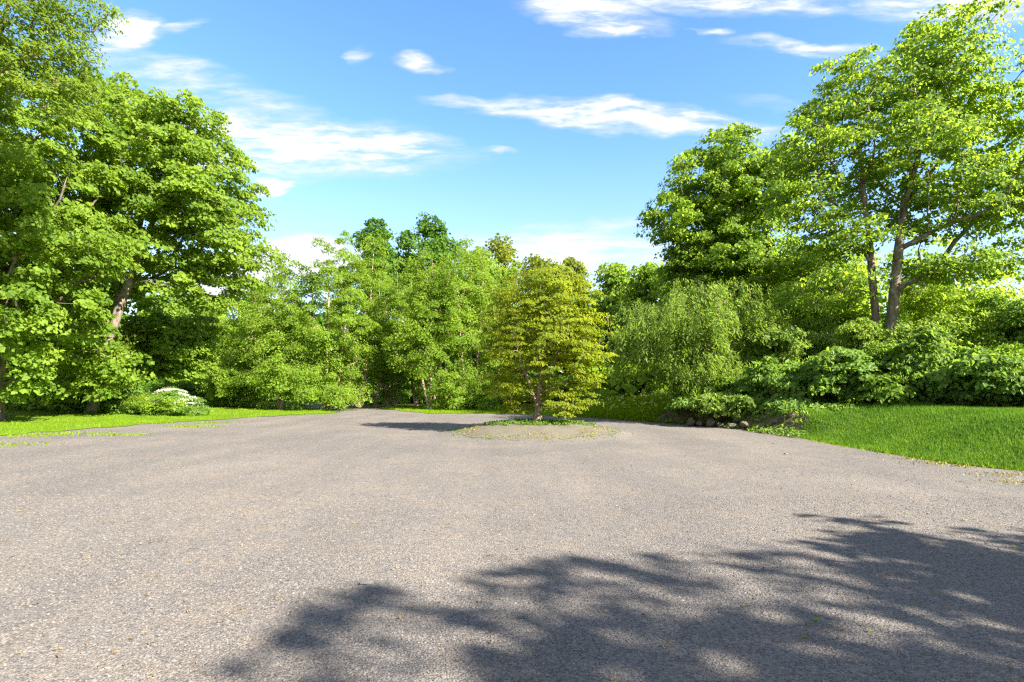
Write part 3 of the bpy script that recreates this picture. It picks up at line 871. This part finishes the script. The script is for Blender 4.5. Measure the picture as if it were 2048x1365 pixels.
plant('understory_maple', 'bright young tree between the feathery tree and the twin trunks', 'tree', b, [[b, pt(1575, 720, 25), pt(1580, 640, 25)]],
      [pb(1575, 640, 75, 65, 25, 1.8), pb(1520, 690, 55, 45, 25, 1.4), pb(1630, 690, 55, 45, 25, 1.4)], 170, 70, (.14, .7), (.5, .3, .35), M['yellowgreen'], M['bark'], .09, 120, clear=.8, mind=.36)
b = gpt(1640, 27)
plant('understory_maple', 'slim green tree filling the gap between the right maples', 'tree', b, [[b, pt(1640, 650, 27), pt(1640, 540, 27)]],
      [pb(1640, 540, 60, 60, 27, 1.7), pb(1600, 610, 60, 45, 27, 1.5), pb(1690, 560, 50, 50, 27, 1.5)], 150, 72, (.13, .75), (.5, .35, .35), M['right'], M['bark'], .10, 123, clear=1.5, mind=.38)
b = gpt(1680, 26)
plant('understory_maple', 'bright young tree just left of the twin trunks', 'tree', b, [[b, pt(1680, 720, 26), pt(1675, 640, 26)]],
      [pb(1680, 620, 60, 55, 26, 1.6), pb(1690, 690, 60, 45, 26, 1.4)], 120, 70, (.14, .7), (.5, .3, .35), M['yellowgreen'], M['bark'], .08, 121, clear=.8, mind=.36)
b = gpt(1900, 24)
plant('understory_maple', 'sunlit young tree right of the twin trunks above the shrubs', 'tree', b, [[b, pt(1900, 720, 24), pt(1905, 630, 24)]],
      [pb(1890, 630, 80, 55, 24, 1.6), pb(1960, 600, 60, 50, 24, 1.4), pb(1850, 590, 50, 40, 24, 1.2)], 150, 65, (.14, .7), (.5, .3, .35), M['yellowgreen'], M['bark'], .08, 122, clear=.8, mind=.36)

# --- feathery drooping tree over the bank
b = gpt(1440, 21.5)
plant('locust_tree', 'feathery drooping tree hanging over the bend of the gravel', 'tree', b,
      [[b, pt(1435, 740, 21.5), pt(1420, 680, 21.3)], [pt(1435, 740, 21.5), pt(1480, 660, 21.5), pt(1470, 600, 21.5)], [pt(1420, 680, 21.3), pt(1340, 640, 21), pt(1280, 660, 20.8)], [pt(1420, 680, 21.3), pt(1400, 620, 21), pt(1370, 590, 21)]],
      [pb(1370, 630, 105, 58, 21.2, 2.2), pb(1290, 665, 75, 62, 21, 1.6), pb(1460, 610, 75, 58, 21.5, 1.7), pb(1400, 720, 95, 50, 21, 1.5), pb(1255, 695, 45, 45, 21, 1.1), pb(1435, 770, 65, 34, 20.4, .8), pb(1350, 740, 50, 30, 21.3, 1.0), pb(1390, 580, 60, 30, 21.2, 1.2), pb(1520, 660, 50, 60, 21.8, 1.4)],
      400, 90, (.14, .30), (.36, .3, .5), M['weep'], M['bark_fine'], .13, 77, clear=1.0, mind=.26, hang=.62, tilt=.8, tip=.006, zmin=.15)

HG = 'shrubs on the bank along the right lawn'
for (px, py, rx, ry, Y, n, mat, lab) in [
        (1500, 790, 55, 45, 19.6, 100, 'shrub', 'dark shrub under the feathery tree, at the left end of the bank'),
        (1405, 800, 60, 36, 20.6, 90, 'shrub', 'shaded shrub spilling over the stones below the feathery tree'),
        (1590, 770, 80, 55, 18.8, 150, 'shrub', 'spreading shrub with flat tiers above the field stones'),
        (1690, 755, 85, 62, 18.0, 150, 'shrub', 'rounded green shrub left of the grass mound crest'),
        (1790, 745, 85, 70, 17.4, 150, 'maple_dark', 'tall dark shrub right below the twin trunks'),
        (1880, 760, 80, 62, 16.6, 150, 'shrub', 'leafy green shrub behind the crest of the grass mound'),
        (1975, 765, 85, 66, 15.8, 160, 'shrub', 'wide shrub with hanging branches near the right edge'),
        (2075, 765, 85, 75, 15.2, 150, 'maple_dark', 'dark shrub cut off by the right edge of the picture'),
        (2190, 765, 95, 80, 15.0, 120, 'shrub', 'shrub at the right end of the bank'),
        (1455, 812, 55, 28, 19.4, 80, 'weep', 'low shrub drooping over the left field stones'),
        (1575, 812, 60, 26, 18.2, 80, 'shrub', 'low shrub drooping over the right field stones'),
        (1545, 705, 60, 55, 21.5, 110, 'weep', 'light green bush joining the feathery tree to the hedge')]:
    shrub('bank_shrub', lab, px, py, rx, ry, Y, n, 88, M[mat], 80 + px % 97, leaf=(.135, .62), spray=(.36, .26, .35), group=HG, depth=1.3, stems=6)
UG = 'taller bushes behind the bank shrubs'
for (px, py, rx, ry, Y, n, mat, lab) in [
        (1620, 690, 75, 55, 23, 130, 'weep', 'taller bush behind the spreading tiered shrub'),
        (1850, 690, 85, 55, 20.5, 130, 'birch', 'pale leafy bush right of the twin trunks'),
        (1960, 680, 85, 65, 19.5, 140, 'birch', 'pale flecked bush above the wide right shrub'),
        (2070, 670, 85, 75, 19, 130, 'shrub', 'tall bush at the right edge above the dark shrub'),
        (1720, 690, 60, 50, 24, 110, 'shrub', 'bush just left of the twin trunks'),
        (1780, 695, 55, 45, 19.2, 110, 'weep', 'bush hiding the foot of the twin trunks')]:
    shrub('wood_edge_bush', lab, px, py, rx, ry, Y, n, 105, M[mat], 10 + px % 91, leaf=(.11, .6), spray=(.4, .4, .35), group=UG, depth=1.5, stems=6)

# --- dark mass of the wood beyond
def wood_mass(name, label, spots, seed, mat, leafL=.56):
    r = np.random.default_rng(seed)
    cen, out = [], []
    for (px, py, rx, ry, Y, n) in spots:
        c = pt(px, py, Y); s = Y / FPX
        d = norm(r.normal(0, 1, (n, 3)))
        cc = c + d * (r.uniform(0, 1, (n, 1)) ** .4) * np.array((rx * s, 3.0, ry * s))
        cen.append(cc); out.append(norm(d[:, :2] + 1e-6))
    cen = np.concatenate(cen); out = np.concatenate(out)
    k = cen[:, 2] > .1
    me = leaf_mesh(name, cen[k], out[k], 26, leafL, .85, 1.0, .5, .3, seed, .7)
    NTRI[0] += len(me.polygons)
    return tag(link(name, me, mat), label, 'woodland', kind='stuff')


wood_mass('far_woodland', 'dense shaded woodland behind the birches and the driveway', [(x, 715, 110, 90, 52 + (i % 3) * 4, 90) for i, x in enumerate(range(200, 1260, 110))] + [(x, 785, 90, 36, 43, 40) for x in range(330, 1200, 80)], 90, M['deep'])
wood_mass('far_woodland', 'woodland deep behind the right bank', [(x, 690, 110, 95, 46 + (i % 3) * 4, 90) for i, x in enumerate(range(1280, 2500, 110))] + [(x, 765, 90, 50, 38, 40) for x in range(1240, 2300, 90)], 91, M['yellowgreen'])
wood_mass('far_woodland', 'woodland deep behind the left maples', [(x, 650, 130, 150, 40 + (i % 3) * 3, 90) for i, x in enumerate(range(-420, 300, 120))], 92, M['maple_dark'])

# --- sapling and meadow flowers
b = gpt(1219, 23.4, .02)
plant('sapling', 'thin young sapling at the meadow edge beyond the gravel', 'tree', b, [[b, pt(1219, 815, 23.4), pt(1219, 795, 23.4)]],
      [pb(1219, 787, 17, 11, 23.4, .3)], 16, 40, (.07, .5), (.14, .5, .3), M['yellowgreen'], M['bark_fine'], .018, 95, clear=.5, flare=.1, tip=.005)
r = np.random.default_rng(96)
q = scatter(meadow, 260, 97)
pts = np.column_stack([q, hills(q[:, 0], q[:, 1]) + r.uniform(.35, .6, len(q))])
me = leaf_mesh('meadow_flowers', pts, norm(r.normal(0, 1, (len(q), 2))), 7, .05, .9, .06, .3, .1, 98, .4)
tag(link('meadow_flowers', me, M['flower_yellow']), 'pale yellow wildflowers in the tall meadow grass', 'flowers', kind='stuff')
# low cover at the foot of the golden tree
a = r.uniform(0, 2 * np.pi, 170); rad = 1.5 * np.sqrt(r.uniform(0, 1, 170))
q = np.column_stack([ISLAND[0] + .05 + rad * np.cos(a) * 1.1, ISLAND[1] + .35 + rad * np.sin(a) * .75])
pts = np.column_stack([q, hills(q[:, 0], q[:, 1]) + .05])
me = leaf_mesh('ground_cover', pts, norm(r.normal(0, 1, (len(q), 2))), 22, .06, .6, .13, .35, .1, 99, .5)
tag(link('ground_cover', me, M['shrub']), 'low leafy ground cover round the foot of the golden tree', 'ground cover', kind='stuff')

q = scatter(bank, 230, 101)
pts = np.column_stack([q, hills(q[:, 0], q[:, 1]) + .08])
me = leaf_mesh('bank_ivy', pts, norm(r.normal(0, 1, (len(q), 2))), 26, .085, .7, .2, .45, .2, 102, .6)
tag(link('bank_ivy', me, M['shrub']), 'trailing leaves creeping over the earth bank and its stones', 'ground cover', kind='stuff')

a = r.uniform(0, 2 * np.pi, 1500); rad = r.normal(2.52, .16, 1500)
q = np.column_stack([ISLAND[0] + rad * np.cos(a), ISLAND[1] + rad * np.sin(a)])
q = q[patchy(q[:, 0] * 1.7, q[:, 1] * 1.7, 2.6) > .45]
blades('island_weeds', q, .035, .022, M['grass_shady'], 'sparse weeds fraying the rim of the round island', 'weeds', seed=103, lean=1.1)

# --- trees out of the picture on the right whose shade falls across the foreground
def shade_tree(label, x, y, top, rad, seed, n=230):
    b = np.array((x, y, hz(x, y) - .1))
    zc = b[2] + top * .6
    bl = [(x, y, zc, rad * .85, rad * .85, top * .34), (x - rad * .4, y + rad * .3, zc + .6, rad * .5, rad * .5, top * .2), (x + .3, y - rad * .5, zc - .5, rad * .55, rad * .5, top * .2), (x, y, b[2] + top * .85, rad * .5, rad * .5, top * .14)]
    plant('shade_tree', label, 'tree', b, [[b, (x, y, b[2] + top * .35), (x + .2, y, b[2] + top * .75)]], bl, n, 46, (.22, .85), (.75, .3, .35), M['right'], M['bark'], .25, seed, clear=2.0, mind=.6,
          group='trees outside the right edge that shade the foreground')


shade_tree('broad tree beside the gravel behind the right shoulder of the viewer', 13.05, -6.15, 11.2, 4.4, 110, 210)
shade_tree('smaller tree on the right lawn just outside the picture', 11.8, -1.2, 7.2, 2.8, 111, 105)
shade_tree('middling tree between the two others outside the right edge', 11.5, -4.1, 7.4, 2.8, 112, 110)

# ------------------------------------------------------------------ field stones of the old wall on the bank
def rock_mesh(name, seed, sub=2):
    r = np.random.default_rng(seed)
    bm = bmesh.new()
    bmesh.ops.create_icosphere(bm, subdivisions=sub, radius=1.0)
    ax = norm(r.normal(0, 1, (7, 3))); off = r.uniform(.55, .85, 7)
    for vv in bm.verts:
        p = np.array(vv.co)
        for k in range(7):
            d = p @ ax[k]
            if d > off[k]:
                p = p - ax[k] * (d - off[k]) * .9
        vv.co = p + r.normal(0, .025, 3)
    me = bpy.data.meshes.new(name)
    bm.to_mesh(me); bm.free()
    return me


ROCKS = [rock_mesh('stone', 200 + k) for k in range(6)]
wl = empty('stone_wall', (7.6, 17.2, 0))
tag(wl, 'tumbled low row of field stones at the foot of the earth bank', 'stone wall')
r = np.random.default_rng(210)
for k, (px, py, rx, ry) in enumerate([(1384, 842, 12, 11), (1400, 846, 9, 8), (1420, 843, 13, 10), (1440, 848, 10, 7), (1462, 850, 12, 8), (1508, 856, 10, 5), (1523, 851, 13, 9), (1540, 858, 8, 5), (1553, 853, 12, 8), (1549, 838, 12, 9), (1568, 849, 8, 6), (1583, 846, 13, 10), (1600, 838, 9, 6),
                                      (1572, 858, 7, 4), (1615, 834, 11, 6), (1640, 833, 10, 5), (1660, 832, 10, 5), (1490, 846, 12, 8), (1528, 838, 9, 7), (1475, 838, 11, 7)]):
    Y = float(np.interp(px, [1380, 1520, 1680], [19.6, 17.6, 15.9])) + (0.35 if py < 842 else 0)
    c = pt(px, py, Y); s = Y / FPX
    o = link('stone', ROCKS[k % 6], M['rock'], wl)
    o.location = (c[0] - wl.location.x, c[1] - wl.location.y, max(c[2] - .04, hz(c[0], c[1]) - .02))
    o.scale = (rx * s * .85, rx * s * r.uniform(.7, 1.0), ry * s * r.uniform(.7, 1.05))
    o.rotation_euler = (r.uniform(-.2, .2), r.uniform(-.2, .2), r.uniform(0, 6.28))

# ------------------------------------------------------------------ loose things on the gravel
def on_ground(px, py):
    Y = CAMZ * FPX / (py - HOR)
    x = (px - 1024) / FPX * Y
    return x, Y, hz(x, Y)


x, y, z = on_ground(731, 1168)
o = link('flat_stone', rock_mesh('flat_stone', 301), M['pale_stone'], loc=(x, y, z + .006))
o.scale = (.062, .035, .016); o.rotation_euler = (0, .08, .35)
tag(o, 'pale flat stone lying in the sun before the shadow', 'stone')
for k, (px, py, sc_, lab) in enumerate([(1740, 1197, .022, 'dark pebble in the shade on the right'), (1548, 888, .05, 'dark pebble on the sunlit gravel near the field stones'), (1419, 881, .045, 'small dark pebble before the earth bank'), (1571, 909, .05, 'lone dark pebble left of the grass mound'), (1090, 1176, .018, 'small dark pebble between patches of shade')]):
    x, y, z = on_ground(px, py)
    o = link('pebble', rock_mesh('pebble', 310 + k, 1), M['chip'], loc=(x, y, z + .006))
    o.scale = (sc_, sc_ * .8, sc_ * .6); o.rotation_euler = (.2, .1, k)
    tag(o, lab, 'pebble', 'loose pebbles on the gravel')


def maple_leaf(px, py, size, rz, lab):
    out = [(0, -.5), (.06, -.16), (.34, -.26), (.27, -.08), (.5, .08), (.3, .12), (.33, .3), (.12, .22), (0, .52), (-.12, .22), (-.33, .3), (-.3, .12), (-.5, .08), (-.27, -.08), (-.34, -.26), (-.06, -.16)]
    vs = [(0, 0, .06)] + [(a, c, .10 * abs(a) + .05 * math.sin(c * 6)) for a, c in out]
    n = len(out)
    me = mesh_np('fallen_leaf', np.array(vs) * size, np.array([(0, 1 + k, 1 + (k + 1) % n) for k in range(n)]), np.full(n + 1, .8))
    x, y, z = on_ground(px, py)
    o = link('fallen_leaf', me, M['yellowgreen'], loc=(x, y, z + .014))
    o.rotation_euler = (.15, -.1, rz)
    tag(o, lab, 'leaf', 'fallen leaves on the gravel')


maple_leaf(1632, 1243, .055, .4, 'fresh green leaf lying in the shade, nearest to the viewer')
maple_leaf(1740, 1265, .04, 1.4, 'small leaf lying just right of the nearest green leaf')
maple_leaf(1930, 1043, .06, 2.2, 'yellow green leaf in the sun just above the shadow edge')
maple_leaf(1817, 1031, .06, 3.1, 'small leaf on the sunlit gravel left of the other leaf above the shadow')
maple_leaf(2030, 1097, .055, .9, 'green leaf at the right edge inside the shade')
x, y, z = on_ground(1805, 1312)
pp = np.array([(0, 0, .012), (.03, .05, .02), (.045, .11, .016), (.06, .17, .01)])
me, _ = limb_mesh('twig', pp, np.array([-1, 0, 1, 2]), .0035, .002, flare=0)
o = link('twig', me, M['bark_birch'], loc=(x - .02, y - .08, z))
tag(o, 'thin pale twig lying on the shaded gravel', 'twig')

r = np.random.default_rng(420)
n = 420
yy = 2.4 * np.exp(r.uniform(0, 1.9, n)); xx = r.uniform(-.95, .95, n) * yy
k = inside(gravel_poly, xx, yy)
pts = np.column_stack([xx[k], yy[k], hills(xx[k], yy[k]) + .012])
me = leaf_mesh('leaf_litter', pts, norm(r.normal(0, 1, (len(pts), 2))), 1, .018, .5, .02, .05, 0, 421, .35)
M['litter'] = leaf_mat('dry_litter', (.13, .085, .035), (.26, .19, .07), (.1, .08, .03), .1)
tag(link('leaf_litter', me, M['litter']), 'tiny dry leaf scraps strewn over the gravel', 'litter', kind='stuff')
q = scatter(lawn_right, 60000, 430, (7, 12), (6, 17))
dd_ = q[:, 0] - np.interp(q[:, 1], [e[0] for e in EDGE_R], [e[1] for e in EDGE_R])
q = q[r.uniform(0, 1, len(q)) < np.exp(-np.maximum(dd_, 0) / .38) * (.35 + .65 * patchy(q[:, 0], q[:, 1], 2.5))][:9000]
q = q + np.column_stack([r.normal(-.08, .10, len(q)), r.normal(0, .05, len(q))])
blades('verge_grass', q, 0.07, 0.014, M['grass'], 'bright yellowish grass along the foot of the right mound', 'grass', seed=431, lean=.9)

# gravel stones: real chips near the viewer, one uncountable mass
r = np.random.default_rng(400)
qs = []
for (y0, y1, dn) in [(1.8, 3.4, 3200), (3.4, 5, 2300), (5, 7.5, 1100), (7.5, 11, 260), (11, 16, 50)]:
    w = y1 * 1.05
    n = int((y1 - y0) * 2 * w * dn)
    q = np.column_stack([r.uniform(-w, w, n), r.uniform(y0, y1, n)])
    qs.append(q[np.abs(q[:, 0]) < q[:, 1] * 1.02 + .4])
q = np.concatenate(qs)
q = q[inside(gravel_poly, q[:, 0], q[:, 1])]
me = bpy.data.meshes.new('gravel_stones')
me.vertices.add(len(q))
me.vertices.foreach_set('co', np.column_stack([q, hills(q[:, 0], q[:, 1]) + .001]).astype(np.float32).ravel())
sz = np.clip(.0054 * np.exp(r.normal(0, .36, len(q))), .003, .0125) * (1 + .022 * np.maximum(q[:, 1] - 3, 0))
at = me.attributes.new('size', 'FLOAT', 'POINT'); at.data.foreach_set('value', sz.astype(np.float32))
at = me.attributes.new('rot', 'FLOAT_VECTOR', 'POINT')
at.data.foreach_set('vector', np.column_stack([r.uniform(-.3, .3, len(q)), r.uniform(-.3, .3, len(q)), r.uniform(0, 6.28, len(q))]).astype(np.float32).ravel())
o = link('gravel_stones', me, None)
tag(o, 'loose grey gravel chips covering the court', 'gravel', kind='stuff')
ng = bpy.data.node_groups.new('gravel_chips', 'GeometryNodeTree')
ng.interface.new_socket('Geometry', in_out='INPUT', socket_type='NodeSocketGeometry')
ng.interface.new_socket('Geometry', in_out='OUTPUT', socket_type='NodeSocketGeometry')
N, Lk = ng.nodes, ng.links
gi, go = N.new('NodeGroupInput'), N.new('NodeGroupOutput')
join = N.new('GeometryNodeJoinGeometry')
for k in range(6):
    ico = N.new('GeometryNodeMeshIcoSphere'); ico.inputs['Radius'].default_value = 1.0; ico.inputs['Subdivisions'].default_value = 1
    sp = N.new('GeometryNodeSetPosition')
    wn_ = N.new('ShaderNodeTexWhiteNoise'); wn_.noise_dimensions = '4D'; wn_.inputs['W'].default_value = k * 3.7 + 1
    ps = N.new('GeometryNodeInputPosition'); Lk.new(ps.outputs[0], wn_.inputs['Vector'])
    sb = N.new('ShaderNodeVectorMath'); sb.operation = 'MULTIPLY_ADD'; sb.inputs[1].default_value = (.8, .8, .8); sb.inputs[2].default_value = (-.4, -.4, -.4)
    Lk.new(wn_.outputs['Color'], sb.inputs[0]); Lk.new(ico.outputs[0], sp.inputs['Geometry']); Lk.new(sb.outputs[0], sp.inputs['Offset'])
    tf = N.new('GeometryNodeTransform'); tf.inputs['Scale'].default_value = (1.25 - .1 * (k % 3), .9, .36 + .08 * (k % 2)); Lk.new(sp.outputs[0], tf.inputs[0])
    sm = N.new('GeometryNodeSetMaterial'); sm.inputs['Material'].default_value = M['chip']; Lk.new(tf.outputs[0], sm.inputs[0])
    g2 = N.new('GeometryNodeGeometryToInstance'); Lk.new(sm.outputs[0], g2.inputs[0]); Lk.new(g2.outputs[0], join.inputs[0])
iop = N.new('GeometryNodeInstanceOnPoints'); iop.inputs['Pick Instance'].default_value = True
a1 = N.new('GeometryNodeInputNamedAttribute'); a1.data_type = 'FLOAT'; a1.inputs[0].default_value = 'size'
a2 = N.new('GeometryNodeInputNamedAttribute'); a2.data_type = 'FLOAT_VECTOR'; a2.inputs[0].default_value = 'rot'
e2r = N.new('FunctionNodeEulerToRotation'); Lk.new(a2.outputs[0], e2r.inputs[0])
ri = N.new('FunctionNodeRandomValue'); ri.data_type = 'INT'
for sck in ri.inputs:
    if sck.type == 'INT' and sck.name == 'Max': sck.default_value = 5
ro = [sck for sck in ri.outputs if sck.type == 'INT'][0]
Lk.new(gi.outputs[0], iop.inputs['Points']); Lk.new(join.outputs[0], iop.inputs['Instance']); Lk.new(ro, iop.inputs['Instance Index'])
Lk.new(e2r.outputs[0], iop.inputs['Rotation']); Lk.new(a1.outputs[0], iop.inputs['Scale']); Lk.new(iop.outputs[0], go.inputs[0])
md = o.modifiers.new('chips', 'NODES'); md.node_group = ng
print('chips', len(q), 'tris', NTRI[0])
